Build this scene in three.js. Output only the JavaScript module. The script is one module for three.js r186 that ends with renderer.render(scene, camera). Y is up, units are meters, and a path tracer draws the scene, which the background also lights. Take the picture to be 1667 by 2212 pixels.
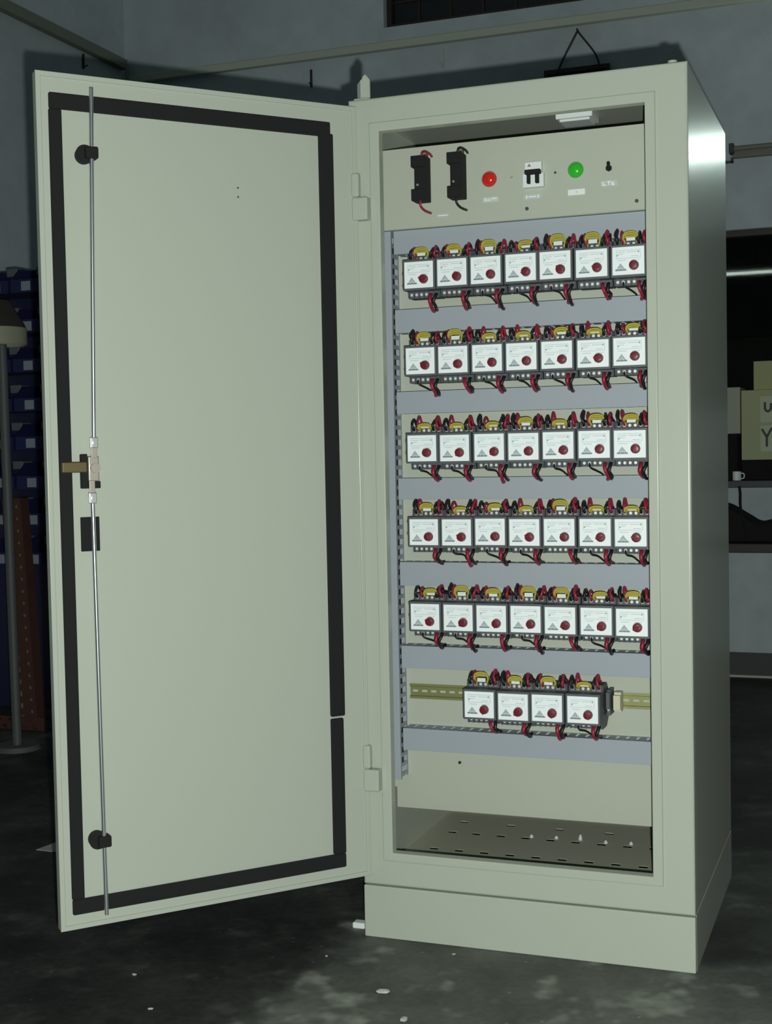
import * as THREE from 'three';
import { RoundedBoxGeometry } from 'three/addons/geometries/RoundedBoxGeometry.js';
import { mergeGeometries, toCreasedNormals } from 'three/addons/utils/BufferGeometryUtils.js';
import { RectAreaLightUniformsLib } from 'three/addons/lights/RectAreaLightUniformsLib.js';

// ---------------------------------------------------------------- camera, lights, exposure
const scene = new THREE.Scene();
scene.background = new THREE.Color(0x000000);            // night outside the windows
const FOCAL = 2897.18, IMG_W = 1667, IMG_H = 2212;       // focal length in photo pixels
const camera = new THREE.PerspectiveCamera(2 * Math.atan(IMG_H / 2 / FOCAL) * 180 / Math.PI, IMG_W / IMG_H, 0.05, 60);
camera.position.set(1.2511, 1.2243, 3.1226);
camera.rotation.set(-0.0433, 0.3588, -0.0197, 'YXZ');
camera.updateMatrixWorld(true);
scene.add(camera);

RectAreaLightUniformsLib.init();
const right = new THREE.Vector3(1, 0, 0).applyQuaternion(camera.quaternion);
const up = new THREE.Vector3(0, 1, 0).applyQuaternion(camera.quaternion);
const fwd = new THREE.Vector3(0, 0, -1).applyQuaternion(camera.quaternion);
// the built-in flash of the hand-held camera, beside the lens (the camera is turned on its side)
const flash = new THREE.SpotLight(0xf8fff8, 116, 0, 0.95, 0.6, 2);
flash.name = 'camera_flash';
flash.position.copy(camera.position).addScaledVector(right, 0.034).addScaledVector(up, -0.072);
flash.target.position.copy(flash.position).addScaledVector(fwd, 4).addScaledVector(up, 0.12).addScaledVector(right, 0.05);
flash.castShadow = true;
flash.shadow.mapSize.set(2048, 2048);
flash.shadow.radius = 0.5;
scene.add(flash, flash.target);

const renderer = new THREE.WebGLRenderer({ antialias: true });
renderer.toneMapping = THREE.LinearToneMapping;
renderer.toneMappingExposure = 0.243;
renderer.shadowMap.enabled = true;

// ---------------------------------------------------------------- helpers
let seed = 14022;
const rnd = () => { seed = (seed * 1664525 + 1013904223) >>> 0; return seed / 4294967296; };
const jit = (a) => (rnd() * 2 - 1) * a;
const q = new THREE.Vector3();
function ray(u, v) { return q.set((u - IMG_W / 2) / FOCAL, (IMG_H / 2 - v) / FOCAL, -1).applyQuaternion(camera.quaternion).clone(); }
function hit(u, v, axis, value) {                          // photo pixel -> point on an axis plane
  const d = ray(u, v), c = camera.position, t = (value - c[axis]) / d[axis];
  return c.clone().addScaledVector(d, t);
}
const onZ = (u, v, z) => hit(u, v, 'z', z), onY = (u, v, y) => hit(u, v, 'y', y);

const taken = {};
function numbered(n) { const k = taken[n] = (taken[n] ?? -1) + 1; return k ? `${n}_${String(k).padStart(3, '0')}` : n; }
function mesh(name, geo, mat, parent) {
  const m = new THREE.Mesh(geo, mat);
  m.name = name; m.castShadow = m.receiveShadow = true;
  if (parent) parent.add(m);
  return m;
}
function tag(o, label, category, group) { Object.assign(o.userData, { label, category }); if (group) o.userData.group = group; return o; }
function thing(name, label, category, pos = [0, 0, 0], group) {
  const g = new THREE.Group(); g.name = numbered(name); g.position.set(...pos); scene.add(g);
  return tag(g, label, category, group);
}
function single(name, geo, mat, label, category, pos = [0, 0, 0], group) {
  const m = mesh(numbered(name), geo, mat, scene); m.position.set(...pos);
  return tag(m, label, category, group);
}
function struct(name, geo, mat) { const m = mesh(name, geo, mat, scene); m.userData.kind = 'structure'; return m; }
function copyOf(root, pos, label) {
  const c = root.clone(); c.name = numbered(root.name.replace(/_\d{3}$/, '')); c.position.set(...pos);
  c.userData = { ...root.userData, label }; scene.add(c); return c;
}
const box = (x0, x1, y0, y1, z0, z1, r = 0) => {
  const w = x1 - x0, h = y1 - y0, d = z1 - z0;
  const g = r ? new RoundedBoxGeometry(w, h, d, 2, r) : new THREE.BoxGeometry(w, h, d);
  return g.translate((x0 + x1) / 2, (y0 + y1) / 2, (z0 + z1) / 2);
};
const merge = (list) => mergeGeometries(list.map((g) => { const n = g.index ? g.toNonIndexed() : g; for (const k of Object.keys(n.attributes)) if (!['position', 'normal', 'uv'].includes(k)) n.deleteAttribute(k); return n; }));
const cyl = (r0, r1, h, seg = 20) => new THREE.CylinderGeometry(r0, r1, h, seg);
const rod = (a, b, r, seg = 10) => {                       // straight round bar between two points
  const A = new THREE.Vector3(...a), B = new THREE.Vector3(...b), d = B.clone().sub(A);
  const g = cyl(r, r, d.length(), seg);
  g.applyQuaternion(new THREE.Quaternion().setFromUnitVectors(new THREE.Vector3(0, 1, 0), d.normalize()));
  return g.translate((A.x + B.x) / 2, (A.y + B.y) / 2, (A.z + B.z) / 2);
};
const tube = (pts, r, seg = 14, rad = 7) => new THREE.TubeGeometry(new THREE.CatmullRomCurve3(pts.map((p) => new THREE.Vector3(...p))), seg, r, rad);
function rectShape(x0, x1, y0, y1) { return new THREE.Shape([new THREE.Vector2(x0, y0), new THREE.Vector2(x1, y0), new THREE.Vector2(x1, y1), new THREE.Vector2(x0, y1)]); }
function rectHole(x0, x1, y0, y1) { return new THREE.Path([new THREE.Vector2(x0, y0), new THREE.Vector2(x0, y1), new THREE.Vector2(x1, y1), new THREE.Vector2(x1, y0)]); }
function ringGeo(o, i, depth, bevel = 0.003) {             // rectangular frame, front face at z = depth
  const s = rectShape(o[0] + bevel, o[1] - bevel, o[2] + bevel, o[3] - bevel);
  s.holes.push(rectHole(i[0] - bevel, i[1] + bevel, i[2] - bevel, i[3] + bevel));
  const g = new THREE.ExtrudeGeometry(s, { depth: depth - 2 * bevel, bevelEnabled: true, bevelThickness: bevel, bevelSize: bevel, bevelSegments: 5 });
  return flatFaces(toCreasedNormals(g, 0.6)).translate(0, 0, bevel);
}
function flatFaces(g) {                                    // keep the large flat faces flat, only the rounded edges stay smooth
  const p = g.attributes.position, n = g.attributes.normal, a = new THREE.Vector3(), b = new THREE.Vector3(), c = new THREE.Vector3();
  for (let i = 0; i < p.count; i += 3) {
    a.fromBufferAttribute(p, i); b.fromBufferAttribute(p, i + 1).sub(a); c.fromBufferAttribute(p, i + 2).sub(a);
    b.cross(c).normalize();
    if (Math.max(Math.abs(b.x), Math.abs(b.y), Math.abs(b.z)) > 0.9995) for (let k = 0; k < 3; k++) n.setXYZ(i + k, b.x, b.y, b.z);
  }
  return g;
}

// ---------------------------------------------------------------- procedural textures
function hash(x, y, s) { let h = (x * 374761393 + y * 668265263 + s * 974634) | 0; h = Math.imul(h ^ (h >>> 13), 1274126177); return ((h ^ (h >>> 16)) >>> 0) / 4294967296; }
function vnoise(x, y, per, s) {
  const xi = Math.floor(x), yi = Math.floor(y), fx = x - xi, fy = y - yi, u = fx * fx * (3 - 2 * fx), v = fy * fy * (3 - 2 * fy);
  const m = (a) => ((a % per) + per) % per;
  const a = hash(m(xi), m(yi), s), b = hash(m(xi + 1), m(yi), s), c = hash(m(xi), m(yi + 1), s), d = hash(m(xi + 1), m(yi + 1), s);
  return a + (b - a) * u + (c - a) * v + (a - b - c + d) * u * v;
}
function fbm(x, y, base, oct, s) { let t = 0, a = 0.5, n = 0, f = base; for (let k = 0; k < oct; k++) { t += a * vnoise(x * f, y * f, f, s + k); n += a; a *= 0.55; f *= 2; } return t / n; }
function noiseTexture(size, fn, repeatMetres, srgb = true) {
  const data = new Uint8Array(size * size * 4);
  for (let j = 0; j < size; j++) for (let i = 0; i < size; i++) {
    const c = fn(i / size, j / size), o = (j * size + i) * 4;
    data[o] = c[0]; data[o + 1] = c[1]; data[o + 2] = c[2]; data[o + 3] = 255;
  }
  const t = new THREE.DataTexture(data, size, size);
  t.wrapS = t.wrapT = THREE.RepeatWrapping; t.magFilter = THREE.LinearFilter; t.minFilter = THREE.LinearMipmapLinearFilter; t.generateMipmaps = true;
  t.repeat.set(1 / repeatMetres, 1 / repeatMetres);
  if (srgb) t.colorSpace = THREE.SRGBColorSpace;
  t.needsUpdate = true; return t;
}
function planarUV(geo) {                                   // uv in metres from the dominant axis of each face
  const g = geo.index ? geo.toNonIndexed() : geo, p = g.attributes.position, n = g.attributes.normal, uv = new Float32Array(p.count * 2);
  for (let i = 0; i < p.count; i++) {
    const ax = Math.abs(n.getX(i)), ay = Math.abs(n.getY(i)), az = Math.abs(n.getZ(i));
    const [a, b] = ay > ax && ay > az ? [p.getX(i), p.getZ(i)] : ax > az ? [p.getZ(i), p.getY(i)] : [p.getX(i), p.getY(i)];
    uv[i * 2] = a; uv[i * 2 + 1] = b;
  }
  g.setAttribute('uv', new THREE.BufferAttribute(uv, 2)); return g;
}
const clamp8 = (v) => Math.max(0, Math.min(255, v));
const FLOOR_M = 11;                                        // one texture over the whole floor: dark slab with a paler worn slab before the cabinet
const floorTex = noiseTexture(2048, (x, y) => {
  const wx = x * FLOOR_M, wz = y * FLOOR_M, px = wx > FLOOR_M / 2 ? wx - FLOOR_M : wx, pz = wz > FLOOR_M * 0.65 ? wz - FLOOR_M : wz;
  const a = fbm(x, y, 29, 4, 3), b = fbm(x, y, 67, 4, 17), c = vnoise(x * 1024, y * 1024, 1024, 40), d = fbm(x + 0.3, y, 150, 3, 71);
  const e = (a - 0.5) * 0.9;
  const s1 = (t) => Math.max(0, Math.min(1, t / 0.10 + 0.5));
  const slab = s1(px + 0.06 + (d - 0.5) * 0.12) * s1(1.5 - px + e) * s1(1.25 - pz + e) * s1(pz + 0.1 + e * 0.3);
  let v = 43 + slab * 43 + (a - 0.5) * 60 + (b - 0.5) * 52 + (c - 0.5) * 12;
  if (d > 0.6) v += (d - 0.6) * (90 + 120 * slab);
  const speck = hash(Math.floor(x * 2048), Math.floor(y * 2048), 5) > 0.9992 ? 60 : 0;
  v = Math.max(14, v) + speck;
  return [clamp8(v), clamp8(v * 1.04), clamp8(v * 0.97)];
}, FLOOR_M);
const floorBump = noiseTexture(512, (x, y) => { const v = 255 * fbm(x, y, 24, 4, 8); return [v, v, v]; }, 1.3, false);
const wallTex = noiseTexture(512, (x, y) => {
  const a = fbm(x, y, 4, 4, 91), b = fbm(x, y, 30, 3, 12), v = 197 + (a - 0.5) * 30 + (b - 0.5) * 16;
  return [clamp8(v * 0.935), clamp8(v * 0.99), clamp8(v * 1.015)];
}, 2.6);
const paintBump = noiseTexture(256, (x, y) => { const v = 255 * fbm(x, y, 32, 3, 33); return [v, v, v]; }, 0.12, false);

// ---------------------------------------------------------------- materials
const lin = (r, g, b) => new THREE.Color().setRGB(r, g, b);
const std = (color, roughness = 0.6, metalness = 0, extra = {}) => new THREE.MeshStandardMaterial({ color, roughness, metalness, ...extra });
const M = {
  paint: new THREE.MeshPhysicalMaterial({ color: lin(0.434, 0.468, 0.396), roughness: 0.8, clearcoat: 0.5, clearcoatRoughness: 0.24, bumpMap: paintBump, bumpScale: 0.00006 }),
  plate: std(lin(0.445, 0.472, 0.395), 0.7),
  duct: std(lin(0.338, 0.374, 0.418), 0.6),
  ductDark: std(lin(0.27, 0.30, 0.325), 0.55),
  rubber: std(lin(0.008, 0.009, 0.0095), 0.95),
  black: std(lin(0.005, 0.0055, 0.0055), 0.85),
  blackMatte: std(lin(0.004, 0.004, 0.004), 0.95),
  screw: std(lin(0.72, 0.74, 0.72), 0.4, 0.25),
  relay: std(lin(0.085, 0.095, 0.105), 0.55),
  zinc: std(lin(0.62, 0.66, 0.68), 0.3, 0.9),
  steel: std(lin(0.70, 0.71, 0.70), 0.35, 0.85),
  brass: std(lin(0.12, 0.092, 0.035), 0.5, 0.4),
  passivated: std(lin(0.30, 0.31, 0.13), 0.42, 0.55),
  white: std(lin(0.74, 0.79, 0.77), 0.5),
  cream: std(lin(0.60, 0.58, 0.42), 0.55),
  dial: std(lin(0.17, 0.012, 0.026), 0.35),
  wireRed: std(lin(0.30, 0.018, 0.045), 0.45),
  wireBlack: std(lin(0.014, 0.015, 0.017), 0.45),
  wireYellow: std(lin(0.44, 0.38, 0.045), 0.6),
  redLens: new THREE.MeshPhysicalMaterial({ color: lin(0.62, 0.02, 0.012), roughness: 0.18, clearcoat: 0.8 }),
  greenLens: new THREE.MeshPhysicalMaterial({ color: lin(0.03, 0.5, 0.025), roughness: 0.18, clearcoat: 0.8 }),
  wall: std(0xffffff, 0.85, 0, { map: wallTex }),
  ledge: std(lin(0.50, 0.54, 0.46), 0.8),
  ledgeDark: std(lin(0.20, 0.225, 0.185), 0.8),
  floor: std(0xffffff, 0.62, 0, { map: floorTex, bumpMap: floorBump, bumpScale: 0.002 }),
  skirting: std(lin(0.05, 0.055, 0.06), 0.6),
  darkFrame: std(lin(0.03, 0.022, 0.016), 0.5),
  glass: new THREE.MeshPhysicalMaterial({ color: 0xffffff, roughness: 0.02, transmission: 1, thickness: 0, ior: 1.5 }),
  blueBin: std(lin(0.006, 0.009, 0.066), 0.75),
  blueDark: std(lin(0.006, 0.008, 0.04), 0.6),
  redOxide: std(lin(0.06, 0.02, 0.013), 0.75),
  greyPole: std(lin(0.09, 0.10, 0.10), 0.6, 0.2),
  beige: std(lin(0.27, 0.27, 0.20), 0.6),
  carton: std(lin(0.36, 0.40, 0.20), 0.8),
  cartonGrey: std(lin(0.35, 0.38, 0.31), 0.8),
  blackCloth: std(lin(0.010, 0.008, 0.009), 0.95),
  darkWood: std(lin(0.03, 0.024, 0.022), 0.6),
  paper: std(lin(0.75, 0.78, 0.76), 0.8),
  scrap: std(lin(0.50, 0.50, 0.44), 0.85),
  tubeGlow: new THREE.MeshStandardMaterial({ color: 0xffffff, emissive: 0xeafff2, emissiveIntensity: 85, roughness: 0.4 }),
  tubeFar: new THREE.MeshStandardMaterial({ color: 0xffffff, emissive: 0xeafff2, emissiveIntensity: 30, roughness: 0.4 }),
  tubeDead: std(lin(0.20, 0.20, 0.17), 0.5),
  dark: std(lin(0.02, 0.02, 0.02), 0.8),
};

// ---------------------------------------------------------------- the room
const ZB = -4.2, XL = -3.16, XR = 4.2, ZF = 6.4, YC = 4.7, T = 0.15;
struct('floor', planarUV(box(XL - T, XR + T, -0.12, 0, ZB - T, ZF + T)), M.floor);
struct('ceiling', planarUV(box(XL - T, XR + T, YC, YC + 0.12, ZB - T, ZF + T)), M.wall);
const win1 = [-1.45, 1.6, 3.665, 4.45], win2 = [0.28, 2.3, 1.42, 2.368];
{
  const s = rectShape(XL - T, XR + T, 0, YC);
  s.holes.push(rectHole(...win1), rectHole(...win2));
  struct('wall_back', planarUV(new THREE.ExtrudeGeometry(s, { depth: T, bevelEnabled: false }).translate(0, 0, ZB - T)), M.wall);
}
struct('wall_left', planarUV(box(XL - T, XL, 0, YC, ZB, ZF)), M.wall);
struct('wall_right', planarUV(box(XR, XR + T, 0, YC, ZB, ZF)), M.wall);
struct('wall_front', planarUV(box(XL - T, XR + T, 0, YC, ZF, ZF + T)), M.wall);
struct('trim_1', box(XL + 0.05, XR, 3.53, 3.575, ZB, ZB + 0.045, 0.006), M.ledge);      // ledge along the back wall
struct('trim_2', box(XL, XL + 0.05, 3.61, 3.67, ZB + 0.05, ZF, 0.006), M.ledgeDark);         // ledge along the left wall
struct('baseboard_back', box(XL, XR, 0, 0.13, ZB, ZB + 0.012), M.skirting);
struct('trim_3', box(XL, XR, 0, 0.012, ZB + 0.012, ZB + 0.03), M.ledge);
// windows in the back wall: frame, bars and panes, dark night behind
function windowIn(name, [x0, x1, y0, y1], nx, ny, bar) {
  const w = struct(name, ringGeo([x0, x1, y0, y1], [x0 + 0.03, x1 - 0.03, y0 + 0.03, y1 - 0.03], 0.05, 0.003).translate(0, 0, ZB - 0.1), M.darkFrame);
  for (let i = 1; i < nx; i++) { const x = x0 + (x1 - x0) * i / nx; mesh('window_bar', box(x - bar, x + bar, y0 + 0.03, y1 - 0.03, ZB - 0.09, ZB - 0.07), M.darkFrame, w); }
  for (let j = 1; j < ny; j++) { const y = y0 + (y1 - y0) * j / ny; mesh('window_bar', box(x0 + 0.03, x1 - 0.03, y - bar, y + bar, ZB - 0.088, ZB - 0.072), M.darkFrame, w); }
  mesh('pane', box(x0 + 0.03, x1 - 0.03, y0 + 0.03, y1 - 0.03, ZB - 0.083, ZB - 0.079), M.glass, w);
  return w;
}
windowIn('window_1', win1, 16, 5, 0.005);
windowIn('window_2', win2, 2, 1, 0.014);

// ---------------------------------------------------------------- the control cabinet
const W = 0.828, H = 2.1, P = 0.134, D = 0.76, OX0 = 0.0822, OX1 = 0.7315, OY0 = 0.2222, OY1 = 2.0156;
const cabinet = thing('control_cabinet', 'tall pale grey-green steel control cabinet with its door swung open', 'cabinet');
mesh('front_frame', ringGeo([0, W, P + 0.0015, H], [OX0 - 0.002, OX1 + 0.002, OY0 - 0.002, OY1 + 0.002], 0.03, 0.0065).translate(0, 0, -0.03), M.paint, cabinet);
mesh('opening_lip', ringGeo([OX0 - 0.026, OX1 + 0.024, OY0 - 0.022, OY1 + 0.023], [OX0, OX1, OY0, OY1], 0.03, 0.003).translate(0, 0, -0.024), M.paint, cabinet);
mesh('side_panel', box(0.0005, 0.0035, P + 0.002, H - 0.001, -D, -0.028, 0.001), M.paint, cabinet);
mesh('side_panel', box(W - 0.0035, W - 0.0005, P + 0.002, H - 0.001, -D, -0.028, 0.001), M.paint, cabinet);
mesh('back_panel', box(0.0035, W - 0.0035, P + 0.002, H - 0.002, -D + 0.04, -D + 0.043), M.paint, cabinet);
mesh('roof_panel', box(0.0035, W - 0.0035, H - 0.006, H - 0.002, -D, -0.028), M.paint, cabinet);
{ // plinth: four boards
  const g = merge([box(0, W, 0, P - 0.0015, -0.02, 0, 0.003), box(0, W, 0, P - 0.0015, -D, -D + 0.02, 0.003), box(0, 0.02, 0, P - 0.0015, -D + 0.02, -0.02), box(W - 0.02, W, 0, P - 0.0015, -D + 0.02, -0.02)]);
  mesh('plinth', g, M.paint, cabinet);
}
{ // gland plate with rows of slots in the cabinet floor
  const s = rectShape(0.0035, W - 0.0035, 0.03, D - 0.045);
  for (const zz of [0.333, 0.5, 0.61]) for (let i = 0; i < 10; i++) {
    const x = 0.077 + i * 0.0717, a = 0.012, b = 0.008;
    if (zz > 0.6 && i % 2) continue;
    s.holes.push(rectHole(x - a, x + a, zz - b, zz + b));
  }
  const g = new THREE.ExtrudeGeometry(s, { depth: 0.001, bevelEnabled: false }).rotateX(-Math.PI / 2).translate(0, P + 0.002, 0);
  const gp = mesh('gland_plate', g, std(lin(0.46, 0.47, 0.37), 0.7), cabinet);
  const bolt = merge([cyl(0.006, 0.006, 0.006, 6).translate(0, 0.003, 0), cyl(0.003, 0.003, 0.003, 8).translate(0, 0.007, 0)]);
  [[1144, 1812], [1198, 1815], [1250, 1818], [1305, 1825], [1360, 1828]].forEach(([u, v], i) => {
    const p = onY(u, v, P + 0.004), b = mesh('bolt', bolt, M.screw, gp); b.position.set(p.x, P + 0.003, p.z - 0.02); if (i === 2) b.scale.y = 1.9;
  });
}
mesh('mounting_plate', box(0.012, 0.816, 0.276, 1.985, -0.2275, -0.2255), M.plate, cabinet);
mesh('plate_bracket', merge([box(0.0035, 0.05, 0.33, 0.36, -0.245, -0.2275), box(0.0035, 0.05, 1.93, 1.96, -0.245, -0.2275), box(W - 0.05, W - 0.0035, 0.33, 0.36, -0.245, -0.2275), box(W - 0.05, W - 0.0035, 1.93, 1.96, -0.245, -0.2275)]), M.plate, cabinet);
{ const p = onZ(993, 1647, -0.225); mesh('plate_screw', cyl(0.004, 0.004, 0.004, 10).rotateX(Math.PI / 2).translate(p.x, p.y, -0.224), M.dark, cabinet); }
{ // lifting lug on the near left roof corner, blanking plug on the right
  const plate = (pts, d) => new THREE.ExtrudeGeometry(new THREE.Shape(pts.map((p) => new THREE.Vector2(...p))), { depth: d, bevelEnabled: true, bevelThickness: 0.001, bevelSize: 0.001, bevelSegments: 2 });
  const wide = plate([[0, 0], [0.020, 0], [0.020, 0.050], [0.010, 0.063], [0.004, 0.060], [0, 0.052]], 0.004).translate(0.026, H + 0.004, -0.036);
  const wing = plate([[0, 0], [0.018, 0], [0.018, 0.050], [0, 0.044]], 0.004).rotateY(-0.75).translate(0.0135, H + 0.004, -0.045);
  const lug = mesh('lifting_lug', merge([wide, wing]), M.paint, cabinet);
  mesh('lug_base', box(0.011, 0.053, H - 0.003, H + 0.006, -0.052, -0.012, 0.002), M.paint, lug);
  mesh('roof_plug', cyl(0.011, 0.012, 0.012, 16).translate(0.791, H + 0.004, -0.03), M.paint, cabinet);
}
for (const y of [1.799, 0.381]) {                          // two lift-off hinges
  const hg = mesh('hinge', box(0.0175, 0.059, y, y + 0.056, 0.006, 0.034, 0.005), M.paint, cabinet);
  mesh('hinge_pin', merge([box(0.0165, 0.037, y + 0.057, y + 0.116, 0.014, 0.034, 0.006), rod([0.027, y + 0.05, 0.024], [0.027, y + 0.06, 0.024], 0.004)]), M.paint, hg);
}
// door, local x from the hinge to the free edge, local -z is the inside face
const door = new THREE.Group(); door.name = 'door'; cabinet.add(door);
door.position.set(0.0301, 0, 0.02); door.rotation.y = -2.2947;
{
  const DW = 0.7844, y0 = 0.1657, y1 = 2.0774;
  mesh('door_panel', box(0, DW, y0, y1, 0.004, 0.028, 0.003), M.paint, door);
  mesh('door_rim', ringGeo([0, DW, y0, y1], [0.0115, DW - 0.0115, y0 + 0.0115, y1 - 0.0115], 0.009, 0.002), M.paint, door);
  const strip = (a, b, c, d) => mesh('gasket_strip', box(a, b, c, d, -0.006, 0.006, 0.004), M.rubber, door);
  strip(0.0735, 0.757, 1.9965, 2.032); strip(0.0715, 0.757, 0.2, 0.2345);
  strip(0.7295, 0.758, 0.2345, 1.9965); strip(0.0665, 0.1045, 0.5785, 2.004); strip(0.071, 0.1045, 0.2345, 0.5735);
  // lock rods with forked ends, guides, lock case
  const upper = mesh('lock_rod', merge([rod([0.6665, 2.046, -0.02], [0.6845, 1.268, -0.024], 0.0048, 12)]), M.zinc, door);
  const lower = mesh('lock_rod', merge([rod([0.6912, 1.134, -0.024], [0.6855, 0.195, -0.02], 0.0048, 12)]), M.zinc, door);
  const fork = (x, y) => merge([box(x - 0.008, x + 0.008, y - 0.012, y + 0.012, -0.031, -0.026, 0.002), box(x - 0.008, x + 0.008, y - 0.012, y + 0.012, -0.021, -0.016, 0.002), rod([x, y, -0.036], [x, y, -0.012], 0.0045)]);
  mesh('rod_fork', fork(0.6848, 1.262), M.steel, door); mesh('rod_fork', fork(0.691, 1.139), M.steel, door);
  for (const [x, y, s] of [[0.677, 1.9025, 1], [0.692, 0.363, -1]]) {
    const k = cyl(0.019, 0.021, 0.02, 20).rotateX(Math.PI / 2).translate(x + 0.006, y - s * 0.003, -0.006);
    mesh('rod_guide', merge([k, box(x - 0.021, x + 0.008, y - 0.013, y + 0.013, -0.03, 0.003, 0.004)]), M.black, door);
  }
  mesh('lock_case', merge([box(0.697, 0.711, 1.160, 1.237, -0.014, 0.004, 0.002), box(0.668, 0.697, 1.160, 1.176, -0.012, 0.004, 0.002)]), M.black, door);
  mesh('lock_cam', box(0.7, 0.7565, 1.196, 1.220, -0.022, -0.014, 0.003), M.brass, door);
  mesh('lock_gear', merge([box(0.672, 0.697, 1.176, 1.232, -0.018, 0.004, 0.003), cyl(0.011, 0.011, 0.012, 16).rotateX(Math.PI / 2).translate(0.683, 1.205, -0.022), box(0.677, 0.69, 1.228, 1.262, -0.022, -0.018, 0.001), box(0.684, 0.697, 1.14, 1.178, -0.022, -0.018, 0.001)]), std(lin(0.46, 0.42, 0.36), 0.4, 0.6), door);
  mesh('foam_pad', box(0.671, 0.713, 1.019, 1.096, -0.003, 0.004, 0.001), M.rubber, door);
  for (const v of [405, 425]) { const y = v === 405 ? 1.857 : 1.8355; mesh('rivet', cyl(0.0022, 0.0022, 0.002, 8).rotateX(Math.PI / 2).translate(0.315, y, 0.0035), M.skirting, door); }
}

// ---------------------------------------------------------------- wiring ducts on the mounting plate
const ZP = -0.2255, ZD = -0.165;                            // plate face, duct lid face
const ductRows = [[1.739, 1.799], [1.536, 1.5966], [1.327, 1.3844], [1.1045, 1.160], [0.8794, 0.9413], [0.6627, 0.7213], [0.4458, 0.5036]];
const ordinal = ['first', 'second', 'third', 'fourth', 'fifth', 'sixth', 'seventh'];
const finger = new THREE.BoxGeometry(0.016, 0.0016, 0.045);
ductRows.forEach(([y0, y1], r) => {
  const x0 = 0.0535, x1 = 0.806;
  const where = ['between instrument panel and top relay row', 'under the top relay row', 'under the second relay row', 'under the third relay row', 'under the fourth relay row', 'under the fifth relay row', 'under the row of four relays'][r];
  const d = thing('wiring_duct', `grey slotted horizontal wiring duct ${where}`, 'wiring duct', [0, y0, ZP], 'horizontal wiring ducts');
  const h = y1 - y0, dep = ZD - ZP;
  mesh('lid', merge([box(x0, x1, 0, h, dep - 0.002, dep, 0.0008), box(x0, x1, h - 0.0022, h, dep - 0.01, dep - 0.001), box(x0, x1, 0, 0.0022, dep - 0.01, dep - 0.001)]), M.duct, d);
  mesh('base', merge([box(x0, x1, 0.001, h - 0.001, 0, 0.0015), box(x0, x1, 0.001, 0.0025, 0.0015, 0.01), box(x0, x1, h - 0.0025, h - 0.001, 0.0015, 0.01)]), M.duct, d);
  for (const side of [0.0018, h - 0.0018]) {
    const list = [];
    for (let x = x0 + 0.011; x < x1 - 0.008; x += 0.0255) {
      if (r === 6 && side > 0.01) { const f = mesh('finger', finger, M.duct, d); f.position.set(x, side, 0.031); }
      else list.push(finger.clone().translate(x, side, 0.031));
    }
    if (list.length) mesh('slotted_wall', merge(list), M.duct, d).userData.kind = 'stuff';
  }
});
{
  const d = thing('wiring_duct', 'grey slotted vertical wiring duct beside the relay rows', 'wiring duct', [0.0185, 0.3655, ZP]);
  const h = 1.434, w = 0.0275, dep = ZD - ZP;
  mesh('lid', merge([box(0, w, 0.0, h, dep - 0.002, dep, 0.0008), box(w - 0.0022, w, 0, h, dep - 0.009, dep - 0.001), box(0, 0.0022, 0, h, dep - 0.009, dep - 0.001)]), M.duct, d);
  mesh('base', merge([box(0.001, w - 0.001, 0, h, 0, 0.0015), box(w - 0.0025, w - 0.001, 0, h, 0.0015, 0.009), box(0.001, 0.0025, 0, h, 0.0015, 0.009)]), M.duct, d);
  const vf = new THREE.BoxGeometry(0.0016, 0.0105, 0.046);
  for (let y = 0.01; y < h - 0.006; y += 0.0262) for (const x of [0.0018, w - 0.0018]) { const f = mesh('finger', vf, M.duct, d); f.position.set(x, y, 0.031); }
  mesh('wire_bundle', merge([rod([0.009, 0.03, 0.02], [0.009, h - 0.03, 0.02], 0.006), rod([0.018, 0.03, 0.028], [0.018, h - 0.03, 0.028], 0.006)]), M.wireBlack, d);
}

// ---------------------------------------------------------------- mounting rails
const rowY = [1.6745, 1.457, 1.2365, 1.0235, 0.8065, 0.587];
const colX = [0.1425, 0.2298, 0.3185, 0.4065, 0.4942, 0.5828, 0.6705];
const railWhere = ['top relay row', 'second relay row', 'third relay row', 'fourth relay row', 'fifth relay row', 'row of four relays'];
let railProto;
rowY.forEach((y, r) => {
  const pos = [0.056, y + 0.006, ZP], label = `slotted steel mounting rail behind the ${railWhere[r]}`;
  if (railProto) { copyOf(railProto, pos, label); return; }
  railProto = thing('mounting_rail', label, 'rail', pos, 'relay mounting rails');
  const L = 0.75, s = rectShape(0, L, -0.0135, 0.0135);
  for (let x = 0.014; x < L - 0.012; x += 0.0255) s.holes.push(rectHole(x - 0.0075, x + 0.0075, -0.003, 0.003));
  mesh('rail_web', new THREE.ExtrudeGeometry(s, { depth: 0.001, bevelEnabled: false }).translate(0, 0, 0.0008), M.passivated, railProto);
  for (const k of [-1, 1]) mesh('rail_flange', merge([box(0, L, k > 0 ? 0.0125 : -0.0135, k > 0 ? 0.0135 : -0.0125, 0.001, 0.0075), box(0, L, k > 0 ? 0.0125 : -0.02, k > 0 ? 0.02 : -0.0125, 0.0065, 0.0075)]), M.passivated, railProto);
});

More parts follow.
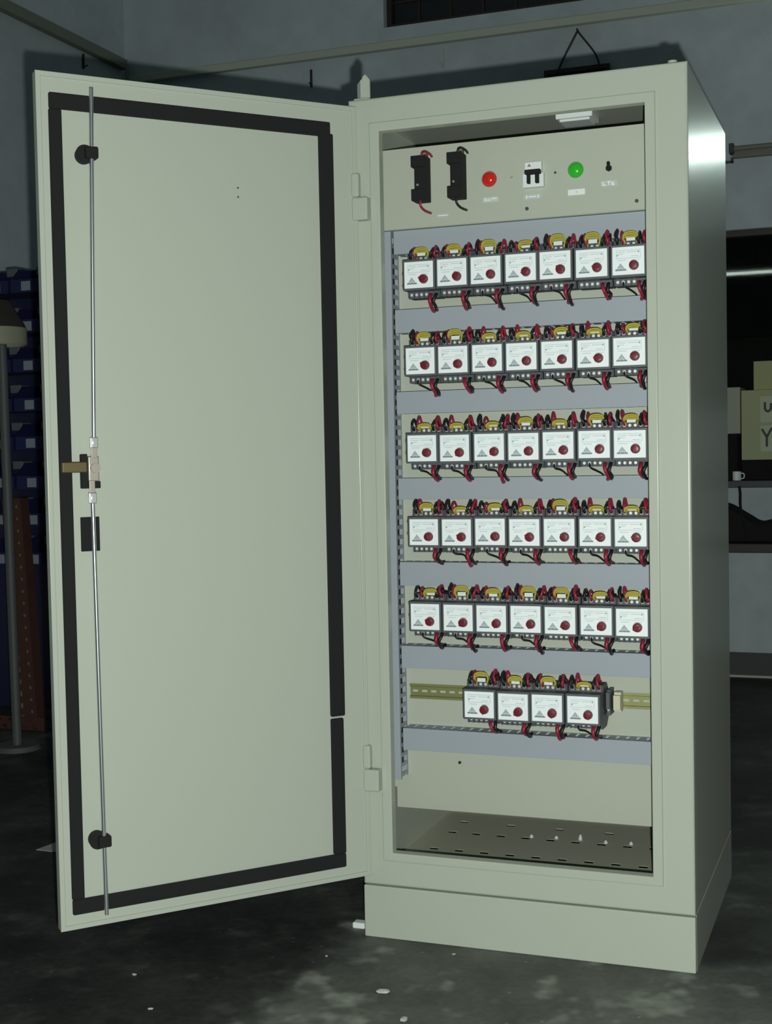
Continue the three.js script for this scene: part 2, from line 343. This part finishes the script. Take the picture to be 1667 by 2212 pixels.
// ---------------------------------------------------------------- relay modules
function faceTexture() {                                    // printed front: ruled field, small print, tent-shaped emblem
  const c = document.createElement('canvas'); c.width = 256; c.height = 220;
  const g = c.getContext('2d');
  g.fillStyle = '#f6fbfb'; g.fillRect(0, 0, 256, 220);
  g.strokeStyle = '#b9c6cc'; g.lineWidth = 3; g.strokeRect(34, 28, 190, 62);
  g.fillStyle = '#c4cfd4'; for (const [x, y, w] of [[44, 40, 60], [44, 56, 44], [120, 40, 90], [150, 74, 60], [40, 104, 70], [150, 104, 66]]) g.fillRect(x, y, w, 5);
  g.fillStyle = '#93a0a6'; g.fillRect(36, 62, 12, 10); g.fillRect(206, 36, 10, 14);
  g.fillStyle = '#aab5ba'; g.beginPath(); g.moveTo(66, 128); g.lineTo(112, 186); g.lineTo(24, 186); g.closePath(); g.fill();
  g.fillStyle = '#7e8a90'; g.fillRect(24, 176, 88, 12);
  g.fillStyle = '#eef4f3'; for (let k = 0; k < 5; k++) g.fillRect(36 + k * 15, 160 + (k % 2) * 6, 5, 12);
  const t = new THREE.CanvasTexture(c); t.colorSpace = THREE.SRGBColorSpace; return t;
}
const faceMat = std(lin(0.965, 0.985, 1.0), 0.55, 0, { map: faceTexture() });
const bodyGeo = (() => {
  const s = new THREE.Shape([[-0.030, 0.0005], [0.031, 0.0005], [0.054, 0.024], [0.054, 0.072], [0.0375, 0.076], [0.0375, 0.1135], [-0.0375, 0.1135], [-0.0375, 0.076], [-0.0535, 0.072], [-0.0535, 0.03]].map(([y, z]) => new THREE.Vector2(z, y)));
  const g = new THREE.ExtrudeGeometry(s, { depth: 0.083, bevelEnabled: true, bevelThickness: 0.0012, bevelSize: 0.0008, bevelSegments: 1 });
  return g.rotateY(-Math.PI / 2).translate(0.0415, 0, 0);   // shape x -> world z, extrusion along x
})();
const dialGeo = merge([new THREE.LatheGeometry([[0, 0.011], [0.0085, 0.011], [0.0102, 0.0095], [0.0112, 0.002], [0.012, 0]].map((p) => new THREE.Vector2(...p)), 20).rotateX(Math.PI / 2), box(-0.0022, 0.0022, -0.0105, 0.0105, 0.009, 0.0145, 0.001)]);
const screwGeo = (() => { const l = []; for (let i = 0; i < 6; i++) { const x = -0.033 + i * 0.0132; for (const y of [0.0455, -0.0455]) l.push(cyl(0.0038, 0.0038, 0.003, 8).rotateX(Math.PI / 2).translate(x, y, 0.0745)); } return merge(l); })();
const wallsGeo = (() => { const l = []; for (let i = 0; i < 7; i++) { const x = -0.0396 + i * 0.0132; l.push(box(x - 0.001, x + 0.001, 0.0385, 0.0545, 0.07, 0.08), box(x - 0.001, x + 0.001, -0.054, -0.0385, 0.07, 0.08)); } return merge(l); })();
const faceGeo = new RoundedBoxGeometry(0.0765, 0.0665, 0.003, 2, 0.0012);
{ // front face uv over the whole plate
  const p = faceGeo.attributes.position, uv = faceGeo.attributes.uv;
  for (let i = 0; i < p.count; i++) uv.setXY(i, p.getX(i) / 0.0765 + 0.5, p.getY(i) / 0.0665 + 0.5);
}
function makeRelay() {
  const g = new THREE.Group();
  mesh('body', bodyGeo, M.relay, g);
  const f = mesh('face_plate', faceGeo, faceMat, g); f.position.z = 0.115;
  const d = mesh('dial', dialGeo, M.dial, g); d.position.set(0.0135, -0.0115, 0.1165); d.rotation.z = jit(1.6);
  mesh('terminal_screws', screwGeo, M.screw, g).userData.kind = 'stuff'; mesh('terminal_walls', wallsGeo, M.relay, g).userData.kind = 'stuff';
  const lift = (x0, x1, h, r, m) => mesh('wire', tube([[x0, 0.0455, 0.075], [x0 + jit(0.002), 0.054, 0.084], [x1, 0.062 + h * 0.35, 0.082], [x1 + jit(0.003), 0.068 + h, 0.064], [x1 + jit(0.003), 0.0605, 0.05], [x1, 0.0575, 0.034]], r), m, g);
  lift(-0.033, -0.034 + jit(0.003), 0.010 + jit(0.006), 0.0034, M.wireBlack);
  lift(-0.0198, -0.023 + jit(0.003), 0.008 + jit(0.007), 0.0030, M.wireRed);
  lift(0.0198, 0.023 + jit(0.003), 0.009 + jit(0.007), 0.0034, M.wireBlack);
  lift(0.033, 0.032 + jit(0.004), 0.010 + jit(0.007), 0.0036, M.wireRed);
  if (rnd() > 0.4) lift(0.027, 0.036 + jit(0.002), 0.004 + jit(0.003), 0.0024, M.wireBlack);
  // yellow loop of jumper wire over the middle terminals
  const yh = jit(0.009), s = jit(0.005);
  for (let k = 0; k < 3; k++) mesh('jumper_wire', tube([[-0.0125 + s, 0.047, 0.077], [-0.0165 + s, 0.057 + yh * 0.7, 0.085 - k * 0.004], [-0.012 + s, 0.068 + yh - k * 0.0042, 0.085 - k * 0.004], [0.013 + s, 0.0685 + yh - k * 0.004, 0.084 - k * 0.004], [0.019 + s, 0.058 + yh * 0.7, 0.083 - k * 0.004], [0.0145 + s, 0.047, 0.077]], 0.0027, 18), M.wireYellow, g);
  mesh('wire_marker', box(-0.010 + s, 0.012 + s, 0.052, 0.059 + yh * 0.5, 0.078, 0.082, 0.001), M.white, g);
  // pair of wires dropping into the duct below
  const b = 0.024 + jit(0.004), dz = jit(0.004);
  const drop = (x0, x1, m, r, e) => mesh('wire', tube([[x0, -0.0455, 0.075], [x0 + jit(0.001), -0.054, 0.086], [x1, -0.066, 0.088], [x1 + 0.002 + jit(0.003), -0.078 - e, 0.074], [x1 + jit(0.002), -0.084 - e, 0.056], [x1, -0.082, 0.035]], r), m, g);
  drop(0.0198, b - 0.002, M.wireRed, 0.0046, 0.001 + jit(0.006)); drop(0.033, b + 0.0065, M.wireBlack, 0.0044, 0.002 + jit(0.008));
  if (rnd() > 0.55) mesh('wire', tube([[-0.02, -0.0455, 0.075], [-0.017, -0.056, 0.084], [-0.004 + jit(0.01), -0.064 + jit(0.004), 0.07], [0.006, -0.073, 0.05], [0.008, -0.08, 0.03]], 0.0022), M.wireBlack, g);
  return g;
}
const variants = Array.from({ length: 9 }, makeRelay);
rowY.forEach((y, r) => {
  const xs = r === 5 ? [0.2815, 0.3695, 0.4575, 0.5465] : colX;
  xs.forEach((x, c) => {
    const g = variants[Math.floor(rnd() * variants.length)].clone();
    g.name = numbered('relay_module'); g.position.set(x + jit(0.001), y + jit(0.0012), ZP + 0.0085);
    const rowName = ['top row', 'second row down', 'third row down', 'fourth row down', 'fifth row down', 'bottom row of four'][r];
    tag(g, `white-faced relay module with red dial, ${ordinal[c]} from the vertical duct, ${rowName}`, 'relay', 'relay modules on the rails');
    const dl = g.getObjectByName('dial'); dl.rotation.z = jit(1.6);
    scene.add(g);
  });
});
{ // end clamp and terminal block beside the row of four
  const y = rowY[5], e = thing('end_clamp', 'dark grey end clamp against the last relay of the bottom row', 'clamp', [0.598, y + 0.006, ZP + 0.0085]);
  mesh('clamp_body', merge([box(-0.0045, 0.0045, -0.03, 0.034, 0, 0.05, 0.001), box(-0.0045, 0.0045, -0.012, 0.03, 0.05, 0.062, 0.001)]), M.relay, e);
  mesh('clamp_screw', cyl(0.003, 0.003, 0.004, 8).rotateX(Math.PI / 2).translate(0, -0.015, 0.051), M.steel, e);
  const t = thing('terminal_block', 'cream terminal block on the bottom mounting rail', 'terminal', [0.6165, y + 0.006, ZP + 0.0085]);
  mesh('block_body', merge([box(-0.009, 0.009, -0.024, 0.026, 0, 0.03, 0.0015), box(-0.009, 0.009, -0.018, 0.02, 0.03, 0.042, 0.0015)]), M.cream, t);
  mesh('clamp_screw', cyl(0.003, 0.003, 0.004, 8).rotateX(Math.PI / 2).translate(0, -0.021, 0.031), M.steel, t);
}

// ---------------------------------------------------------------- instrument panel at the top
const ZI = -0.15;
{
  const p = thing('instrument_panel', 'pale grey-green instrument panel at the top of the cabinet', 'panel', [0, 1.8, ZI]);
  mesh('panel_plate', box(0.03, 0.798, 0.001, 0.2045, -0.003, 0, 0.001), M.plate, p);
  mesh('panel_flange', merge([box(0.03, 0.798, 0.0, 0.002, -0.02, -0.003), box(0.03, 0.032, 0.002, 0.2045, -0.0755, -0.003), box(0.796, 0.798, 0.002, 0.2045, -0.0755, -0.003), box(0.032, 0.796, 0.2025, 0.2045, -0.02, -0.003)]), M.plate, p);
  const screw = cyl(0.0045, 0.0045, 0.003, 12).rotateX(Math.PI / 2);
  for (const [u, v, m] of [[1138, 451, M.skirting], [1375, 434, M.skirting], [1199, 373, M.skirting], [1105, 383, M.steel]]) { const a = onZ(u, v, ZI), s = mesh('panel_screw', screw, m, p); s.position.set(a.x, a.y - 1.8, 0.001); if (v < 400) s.scale.setScalar(0.7); }
  // engraved name plates; their lettering is too small to read in the photograph
  [[957, 466, 0.034, 0.011, 0], [1060, 431, 0.040, 0.012, 1], [1150, 425, 0.042, 0.012, 2], [1245, 415, 0.042, 0.014, 3], [1315, 396, 0.040, 0.013, 4]].forEach(([u, v, w, h, k]) => {
    const c = document.createElement('canvas'); c.width = 128; c.height = 40; const g = c.getContext('2d');
    g.fillStyle = ['#b7bdb8', '#c4cbc8', '#bac3c4', '#e6ecea', '#bcc4bd'][k]; g.fillRect(0, 0, 128, 40);
    const marks = [[[[14, 18], [110, 18]]], [[[18, 6], [18, 34]], [[30, 24], [62, 24]], [[70, 14], [112, 14]]], [[[20, 8], [20, 32]], [[36, 20], [92, 20]], [[108, 8], [108, 32]]], [[[60, 22], [72, 18]]], [[[18, 6], [18, 32], [42, 32]], [[52, 8], [76, 8]], [[64, 8], [64, 32]], [[88, 8], [88, 32], [108, 32]], [[88, 20], [104, 20]]]][k];
    g.strokeStyle = k === 3 ? '#b9c4c4' : '#eef2f0'; g.lineWidth = k === 4 ? 8 : 9; for (const l of marks) { g.beginPath(); l.forEach(([x, y], i) => (i ? g.lineTo(x, y) : g.moveTo(x, y))); g.stroke(); }
    const t = new THREE.CanvasTexture(c); t.colorSpace = THREE.SRGBColorSpace;
    const a = onZ(u, v, ZI), n = mesh('name_plate', new THREE.BoxGeometry(w, h, 0.0015), std(0xffffff, 0.5, 0, { map: t }), p); n.position.set(a.x, a.y - 1.8, 0.00076);
  });
}
// two fuse holders
function fuseHolder(x, wire, label) {
  const f = thing('fuse_holder', label, 'fuse holder', [x, 1.8605, ZI]);
  mesh('holder_body', merge([box(-0.019, 0.019, 0, 0.029, 0, 0.046, 0.002), box(-0.019, 0.019, 0.084, 0.112, 0, 0.046, 0.002), box(-0.012, 0.019, 0.026, 0.088, 0, 0.04, 0.002)]), M.black, f);
  mesh('screw', cyl(0.003, 0.003, 0.003, 8).rotateX(Math.PI / 2).translate(-0.003, 0.04, 0.041), M.steel, f); mesh('contact', box(0.007, 0.017, 0.111, 0.121, 0.012, 0.018), M.brass, f);
  mesh('wire', tube([[0.008, 0.108, 0.04], [0.011, 0.119, 0.04], [0.014, 0.124, 0.028], [0.022, 0.120, 0.012], [0.023, 0.116, 0.001]], 0.0032), wire, f);
  mesh('wire', tube([[0.004, 0.004, 0.04], [0.004, -0.012, 0.042], [0.009, -0.022, 0.03], [0.016, -0.026, 0.012], [0.018, -0.026, 0.001]], 0.0032), wire, f);
  return f;
}
fuseHolder(0.1445, M.wireRed, 'black fuse holder with red wires on the instrument panel');
fuseHolder(0.2395, M.wireBlack, 'black fuse holder with black wires on the instrument panel');
function lamp(u, v, mat, label) {
  const a = onZ(u, v, ZI + 0.008), l = thing('indicator_lamp', label, 'indicator lamp', [a.x, a.y, ZI]);
  mesh('bezel', new THREE.LatheGeometry([[0.0175, 0], [0.0195, 0.001], [0.0195, 0.004], [0.017, 0.006]].map((p) => new THREE.Vector2(...p)), 28).rotateX(Math.PI / 2), mat, l);
  mesh('lens', new THREE.LatheGeometry([[0.017, 0.002], [0.0168, 0.008], [0.014, 0.012], [0.008, 0.0145], [0, 0.0155]].reverse().map((p) => new THREE.Vector2(...p)), 28).rotateX(Math.PI / 2), mat, l);
}
lamp(1055, 386, M.redLens, 'round red indicator lamp on the instrument panel');
lamp(1242, 366, M.greenLens, 'round green indicator lamp on the instrument panel');
{
  const b = thing('circuit_breaker', 'white two-pole circuit breaker with black toggles on the instrument panel', 'breaker', [0.4335, 1.874, ZI]);
  mesh('breaker_body', merge([box(-0.0265, 0.0265, 0, 0.034, 0, 0.016, 0.0015), box(-0.021, 0.0215, 0.034, 0.062, 0, 0.016, 0.0015)]), M.white, b);
  mesh('toggle', merge([box(-0.018, 0.021, 0.030, 0.041, 0.014, 0.030, 0.002), box(-0.014, -0.006, 0.008, 0.032, 0.014, 0.026, 0.002), box(0.007, 0.016, 0.008, 0.032, 0.014, 0.026, 0.002)]), M.black, b);
  mesh('status_mark', cyl(0.005, 0.005, 0.001, 3).rotateX(Math.PI / 2).rotateZ(Math.PI).translate(-0.009, 0.053, 0.0164), std(lin(0.22, 0.16, 0.15), 0.6), b);
  const a = onZ(1313, 361, ZI + 0.01), s = thing('toggle_switch', 'small black toggle switch on the instrument panel', 'switch', [a.x, a.y, ZI]);
  mesh('nut', cyl(0.008, 0.008, 0.004, 6).rotateX(Math.PI / 2).translate(0, -0.001, 0.002), M.black, s);
  mesh('lever', rod([0, 0, 0.003], [0.003, 0.008, 0.022], 0.0042), M.black, s);
}
{ // small fitting under the cabinet roof
  const f = thing('roof_lamp', 'small white light fitting under the cabinet roof', 'light fitting', [0.4965, H - 0.006, -0.362]);
  mesh('housing', box(-0.048, 0.048, -0.016, 0, -0.044, 0.044, 0.003), M.white, f);
  mesh('cover', box(-0.04, 0.04, -0.022, -0.0155, -0.032, 0.036, 0.003), M.white, f);
}

// ---------------------------------------------------------------- things on the back wall
{
  const d = thing('wall_batten_light', 'unlit tube light batten on the wall beside the cabinet', 'tube light', [0.462, 2.76, ZB]);
  mesh('batten', box(0.03, 0.64, -0.025, 0.02, 0, 0.035, 0.004), M.tubeDead, d);
  mesh('socket', box(0.015, 0.04, -0.005, 0.045, 0, 0.07, 0.004), M.skirting, d);
  mesh('socket', box(0.63, 0.655, -0.005, 0.045, 0, 0.07, 0.004), M.skirting, d);
  mesh('tube', rod([0.04, 0.018, 0.055], [0.63, 0.018, 0.055], 0.013), M.tubeDead, d);
  mesh('bracket', merge([box(-0.012, 0.032, -0.045, -0.036, 0, 0.03, 0.002), box(0.02, 0.032, -0.045, -0.02, 0, 0.03, 0.002)]), M.greyPole, d);
  const l = thing('wall_tube_light', 'lit fluorescent tube light mirrored in the cabinet side panel', 'tube light', [1.15, 2.79, ZB]);
  mesh('batten', box(0, 0.64, -0.02, 0.02, 0, 0.03, 0.004), M.white, l);
  mesh('socket', box(0.0, 0.02, -0.02, 0.03, 0.03, 0.075, 0.004), M.white, l); mesh('socket', box(0.62, 0.64, -0.02, 0.03, 0.03, 0.075, 0.004), M.white, l);
  mesh('diffuser', box(0.02, 0.62, -0.05, 0.055, 0.03, 0.085, 0.015), M.tubeGlow, l);
  const a = new THREE.RectAreaLight(0xeafff2, 4, 0.6, 0.1); a.name = 'tube_light_source'; a.position.set(0.32, 0.005, 0.088); a.lookAt(0.32, 0.005, 1); l.add(a);
  a.rotation.set(0, Math.PI, 0);
}
{ // the tube over the photographer, seen again as a streak in the dark window
  const l = thing('hanging_tube_light', 'lit fluorescent tube light hanging over the workshop floor', 'tube light', [-1.12, 3.1, 3.35]);
  mesh('batten', box(0, 1.25, 0.03, 0.07, -0.03, 0.03, 0.005), M.white, l);
  mesh('socket', box(0.0, 0.022, -0.02, 0.03, -0.018, 0.018, 0.003), M.white, l); mesh('socket', box(1.228, 1.25, -0.02, 0.03, -0.018, 0.018, 0.003), M.white, l);
  mesh('tube', rod([0.022, 0, 0], [1.228, 0, 0], 0.014, 16), M.tubeFar, l);
  for (const x of [0.2, 1.05]) mesh('suspension_wire', rod([x, 0.07, 0], [x, YC - 3.1, 0], 0.003, 6), M.greyPole, l);
  const a = new THREE.RectAreaLight(0xeafff2, 14, 1.2, 0.028); a.name = 'hanging_light_source'; a.position.set(0.625, -0.016, 0); a.rotation.set(-Math.PI / 2, 0, 0); l.add(a);
}
{ // picture hanging from a nail by a wire triangle
  const apex = onZ(1247, 67, ZB + 0.03), pl = onZ(1213, 132, ZB + 0.03), pr = onZ(1287, 119, ZB + 0.03);
  const f = thing('framed_picture', 'dark framed picture hung by a wire triangle behind the cabinet', 'picture', [apex.x, apex.y, ZB]);
  const yT = pl.y - apex.y - 0.04;
  mesh('hanging_wire', tube([[pl.x - apex.x - 0.02, yT, 0.02], [pl.x - apex.x, pl.y - apex.y, 0.022], [0, 0, 0.03]], 0.006, 12, 6), M.darkFrame, f);
  mesh('hanging_wire', tube([[pr.x - apex.x + 0.015, yT, 0.02], [pr.x - apex.x, pr.y - apex.y, 0.022], [0, 0, 0.03]], 0.006, 12, 6), M.darkFrame, f);
  mesh('nail', rod([0, 0.004, 0], [0, 0.006, 0.045], 0.005, 8), M.darkFrame, f);
  mesh('frame', ringGeo([-0.19, 0.17, yT - 0.45, yT], [-0.165, 0.145, yT - 0.425, yT - 0.025], 0.03, 0.003), M.darkFrame, f);
  mesh('picture_board', box(-0.168, 0.148, yT - 0.43, yT - 0.02, 0.004, 0.012), M.darkWood, f);
}
[[181, 116, 148, 'beside the room corner'], [671, 150, 188, 'over the open door'], [955, 107, 145, 'over the cabinet roof']].forEach(([u, v0, v1, where], i) => {
  const a = i ? onZ(u, v0, ZB + 0.01) : hit(u, v0, 'x', XL + 0.01), b = i ? onZ(u, v1, ZB + 0.01) : hit(u, v1, 'x', XL + 0.01);
  const k = thing('wall_hook', `short dark hook strip on the wall ${where}`, 'hook', [a.x, b.y, a.z - (i ? 0.01 : 0)]);
  if (!i) { k.position.x = XL; k.rotation.y = Math.PI / 2; }
  mesh('strip', box(-0.006, 0.006, 0, a.y - b.y, 0, 0.012, 0.002), i === 2 ? M.ledge : M.darkFrame, k);
  mesh('hook_tip', rod([0, 0.012, 0.01], [0, 0.018, 0.035], 0.004, 8), i === 2 ? M.ledge : M.darkFrame, k);
});

// ---------------------------------------------------------------- shelf, table and goods behind the cabinet on the right
single('wall_shelf', box(0.2, 1.7, 0, 0.035, 0, 0.5, 0.004), M.skirting, 'dark shelf board on the back wall carrying cartons', 'shelf', [0, 1.022, ZB]);
{
  const t = thing('equipment_case', 'low black equipment case on the wall shelf under the marked carton', 'case', [0.565, 1.058, ZB + 0.08]);
  mesh('case_body', box(0, 0.55, 0, 0.1, 0, 0.36, 0.008), M.blackMatte, t); mesh('handle', tube([[0.12, 0.06, 0.36], [0.14, 0.06, 0.385], [0.24, 0.06, 0.385], [0.26, 0.06, 0.36]], 0.006), M.black, t);
  const u = thing('equipment_case', 'tall black equipment case on the wall shelf under the grey carton', 'case', [0.36, 1.058, ZB + 0.12]);
  mesh('case_body', box(0, 0.185, 0, 0.232, 0, 0.3, 0.008), M.blackMatte, u); mesh('handle', tube([[0.05, 0.12, 0.3], [0.06, 0.12, 0.325], [0.12, 0.12, 0.325], [0.13, 0.12, 0.3]], 0.006), M.black, u);
  const ct = document.createElement('canvas'); ct.width = 256; ct.height = 220; const g = ct.getContext('2d');
  g.fillStyle = '#a4aa86'; g.fillRect(0, 0, 256, 220);
  g.fillStyle = '#b5bda6'; g.fillRect(54, 18, 150, 84); g.fillRect(54, 112, 150, 84);
  g.strokeStyle = '#474d42'; g.lineWidth = 7; g.lineCap = 'round';
  g.beginPath(); g.moveTo(68, 40); g.lineTo(68, 58); g.quadraticCurveTo(76, 76, 86, 58); g.lineTo(86, 44); g.stroke();      // hook-shaped handling mark
  g.beginPath(); g.moveTo(60, 126); g.lineTo(73, 150); g.lineTo(86, 124); g.moveTo(73, 150); g.lineTo(73, 178); g.stroke();  // goblet-shaped handling mark
  const tex = new THREE.CanvasTexture(ct); tex.colorSpace = THREE.SRGBColorSpace;
  const low = thing('carton', 'olive carton with printed handling marks on the low black case', 'carton', [0.566, 1.159, ZB + 0.1]);
  mesh('carton_body', box(0, 0.42, 0, 0.345, 0, 0.33, 0.003), std(0xb9c080, 0.8), low);
  mesh('printed_front', box(0.004, 0.416, 0.004, 0.341, 0.3295, 0.331), std(0xffffff, 0.8, 0, { map: tex }), low);
  const top = thing('carton', 'small olive carton on top of the marked carton', 'carton', [0.625, 1.505, ZB + 0.12]);
  mesh('carton_body', box(0, 0.33, 0, 0.142, 0, 0.3, 0.003), M.carton, top); mesh('tape', box(0.14, 0.19, 0.1415, 0.1425, 0, 0.3), M.cream, top);
  const grey = thing('carton', 'grey carton on the tall black case beside the marked carton', 'carton', [0.38, 1.291, ZB + 0.14]);
  mesh('carton_body', box(0, 0.178, 0, 0.232, 0, 0.26, 0.003), M.cartonGrey, grey); mesh('tape', box(0.07, 0.11, 0.2315, 0.2325, 0, 0.26), M.cream, grey);
  const mug = thing('mug', 'small white mug on the edge of the wall shelf', 'mug', [0.545, 1.0575, ZB + 0.46]);
  mesh('mug_body', new THREE.LatheGeometry([[0, 0], [0.019, 0], [0.021, 0.002], [0.021, 0.045], [0.019, 0.045], [0.019, 0.004], [0, 0.004]].map((p) => new THREE.Vector2(...p)), 20), M.white, mug);
  mesh('mug_handle', tube([[0.02, 0.036, 0], [0.033, 0.034, 0], [0.033, 0.012, 0], [0.02, 0.01, 0]], 0.003), M.white, mug);
  single('hanging_cable', tube([[0.56, 1.03, ZB + 0.505], [0.566, 1.0, ZB + 0.512], [0.567, 0.93, ZB + 0.515], [0.585, 0.84, ZB + 0.52], [0.6, 0.76, ZB + 0.525]], 0.006, 16, 6), M.black, 'black cable hanging from the wall shelf to the bag', 'cable');
}
{
  const t = thing('low_table', 'low dark table against the wall under the shelf', 'table', [0.1, 0, ZB + 0.02]);
  mesh('tabletop', box(0, 1.5, 0.705, 0.75, 0, 0.55, 0.005), M.darkWood, t);
  for (const [x, z] of [[0.03, 0.03], [1.43, 0.03], [0.03, 0.48], [1.43, 0.48]]) mesh('leg', box(x, x + 0.04, 0, 0.705, z, z + 0.04, 0.003), M.darkWood, t);
  const pts = [[-0.3, 0], [-0.3, 0.15], [-0.2, 0.185], [-0.07, 0.165], [0.02, 0.115], [0.09, 0.075], [0.15, 0.082], [0.24, 0.105], [0.33, 0.1], [0.38, 0.06], [0.4, 0]].map((p) => new THREE.Vector2(...p));
  const s = new THREE.Shape(); s.moveTo(pts[0].x, pts[0].y); s.splineThru(pts.slice(1)); s.closePath();
  single('cloth_bag', new THREE.ExtrudeGeometry(s, { depth: 0.22, bevelEnabled: true, bevelThickness: 0.04, bevelSize: 0.01, bevelSegments: 4, curveSegments: 24 }).translate(0, 0.01, 0.06), M.blackCloth, 'slumped black cloth bag on the low table', 'bag', [0.55, 0.75, ZB + 0.16]);
}

// ---------------------------------------------------------------- rack, stand and lamp beyond the open door on the left
{
  const rack = thing('bin_rack', 'dark blue louvred rack holding parts bins behind the open door', 'rack', [-2.96, 0, -2.32]);
  mesh('back_sheet', box(0, 0.78, 0.03, 2.13, 0, 0.02, 0.003), M.blueDark, rack);
  for (const x of [0, 0.75]) { mesh('upright', box(x, x + 0.03, 0, 2.13, -0.03, 0, 0.003), M.blueDark, rack); mesh('foot', box(x, x + 0.03, 0, 0.03, -0.25, 0.25, 0.003), M.blueDark, rack); }
  const s = new THREE.Shape([[0, 0], [0.2, 0], [0.2, 0.06], [0.16, 0.075], [0.11, 0.12], [0, 0.12]].map((p) => new THREE.Vector2(...p)));
  const sideGeo = new THREE.ExtrudeGeometry(s, { depth: 0.004, bevelEnabled: false }).rotateY(-Math.PI / 2);
  const bin = new THREE.Group(); bin.name = 'parts_bin';
  mesh('bin_body', merge([sideGeo.clone().translate(0.004, 0, 0), sideGeo.clone().translate(0.15, 0, 0), box(0, 0.15, 0, 0.004, 0, 0.2), box(0, 0.15, 0, 0.12, 0, 0.004), box(0, 0.15, 0, 0.06, 0.196, 0.2)]), M.blueBin, bin);
  mesh('label_card', box(0.058, 0.108, 0.008, 0.05, 0.2, 0.2015), std(lin(0.22, 0.25, 0.29), 0.7), bin);
  mesh('loose_part', box(0.07, 0.13, 0.09, 0.13, 0.02, 0.1, 0.006), std(lin(0.10, 0.115, 0.125), 0.7), bin);
  const rows = [615, 702, 787, 872, 955, 1040, 1090, 1160];
  rows.forEach((v, r) => {
    for (const c of [0, 1, 2]) {
      const y = onZ(50, v, -2.1).y - 0.035;
      const b = bin.clone(); b.name = numbered('parts_bin');
      b.position.set(-2.695 + (c - 1) * 0.165 + 0.165, r === 6 ? y - 0.02 : y, -2.298);
      if (r === 6) b.position.y = onZ(50, 1120, -2.1).y - 0.035;
      if (r === 7) b.position.y = onZ(50, 1205, -2.1).y - 0.035;
      tag(b, `blue plastic parts bin, ${['outer', 'middle', 'inner'][c]} column of the blue rack, ${[...ordinal, 'eighth'][r]} from top`, 'bin', 'blue parts bins on the rack');
      scene.add(b);
    }
  });
}
{ // red-oxide slotted steel stand
  const f = thing('slotted_steel_stand', 'rust-red slotted steel stand leaning by the blue rack', 'stand', [-2.42, 0, -1.98]);
  const slotted = (w, L) => {
    const s = rectShape(-w / 2, w / 2, 0, L);
    for (let y = 0.05, k = 0; y < L - 0.04; y += 0.055, k++) { s.holes.push(rectHole(-w * 0.27 - 0.008, -w * 0.27 + 0.008, y - 0.012, y + 0.012)); const h = new THREE.Path(); h.absarc(w * 0.25, y + 0.027, 0.008, 0, 7, true); s.holes.push(h); }
    return new THREE.ExtrudeGeometry(s, { depth: 0.004, bevelEnabled: false });
  };
  const post = mesh('post', merge([slotted(0.1, 1.05), box(0.046, 0.05, 0, 1.05, -0.06, 0)]), M.redOxide, f); post.rotation.z = 0.055; post.position.y = 0.006;
  mesh('foot_rail', slotted(0.06, 0.5).rotateZ(Math.PI / 2).translate(0.09, 0.031, 0.006), M.redOxide, f);
  mesh('backing_strip', box(-0.05, 0.05, 0.01, 1.04, -0.012, -0.008).rotateZ(0.055), std(lin(0.16, 0.14, 0.12), 0.8), f);
}
{ // beige shaded lamp on a leaning grey pole
  const b = onZ(36, 1560, -1.62), a = onZ(4, 745, -1.62);
  const l = thing('pole_lamp', 'beige shaded work lamp on a leaning grey pole by the rack', 'lamp', [b.x, 0, -1.62]);
  mesh('pole', rod([0, 0.02, 0], [a.x - b.x, a.y, 0], 0.02, 12), M.greyPole, l);
  mesh('base', cyl(0.09, 0.1, 0.02, 24).translate(0, 0.011, 0), M.greyPole, l);
  const c = onZ(-4, 720, -1.62);
  mesh('shade', new THREE.LatheGeometry([[0.02, 0.16], [0.05, 0.155], [0.11, 0.055], [0.115, 0.03]].reverse().map((p) => new THREE.Vector2(...p)), 28).translate(c.x - b.x, c.y - 0.02, 0), M.darkWood, l);
  mesh('shade_rim', new THREE.LatheGeometry([[0.113, -0.03], [0.118, -0.03], [0.118, 0.04], [0.113, 0.04], [0.113, -0.03]].map((p) => new THREE.Vector2(...p)), 28).translate(c.x - b.x, c.y - 0.02, 0), M.beige, l);
}

// ---------------------------------------------------------------- litter on the floor
{
  const s = new THREE.Shape([[0, 0], [0.2, -0.08], [0.26, 0.1], [0.09, 0.16]].map((p) => new THREE.Vector2(...p)));
  const a = onY(78, 1837, 0), g = new THREE.ExtrudeGeometry(s, { depth: 0.002, bevelEnabled: false }).rotateX(-Math.PI / 2).rotateY(0.35);
  single('paper_sheet', g, std(lin(0.34, 0.37, 0.36), 0.8), 'pale sheet of paper on the floor behind the open door', 'paper', [a.x, 0.001, a.z]);
  const c = onY(778, 2003, 0);
  single('foam_chip', box(-0.017, 0.017, 0, 0.016, -0.014, 0.014, 0.004), M.paper, 'white foam chip beside the cabinet plinth corner', 'chip', [c.x, 0, c.z]);
  [[827, 2144, 0.017, 'larger flat pale scrap on the concrete in front of the plinth'], [872, 2204, 0.014, 'rounder pale scrap on the concrete well in front of the plinth'],
    [290, 2106, 0.008, 'small pale scrap on the concrete under the door free edge'], [980, 2062, 0.006, 'tiny pale crumb on the concrete close to the plinth front'],
    [705, 2066, 0.006, 'tiny pale crumb on the concrete under the door hinge side'], [325, 2180, 0.007, 'small pale scrap on the bare concrete away from the door']].forEach(([u, v, r, label], i) => {
    const p = onY(u, v, 0), g2 = new THREE.DodecahedronGeometry(r, 0).scale(1, 0.28, 0.6).rotateY(i * 1.3 + 0.2);
    single('floor_scrap', g2, M.scrap, label, 'scrap', [p.x, r * 0.2, p.z], 'scraps on the concrete floor');
  });
}

renderer.render(scene, camera);
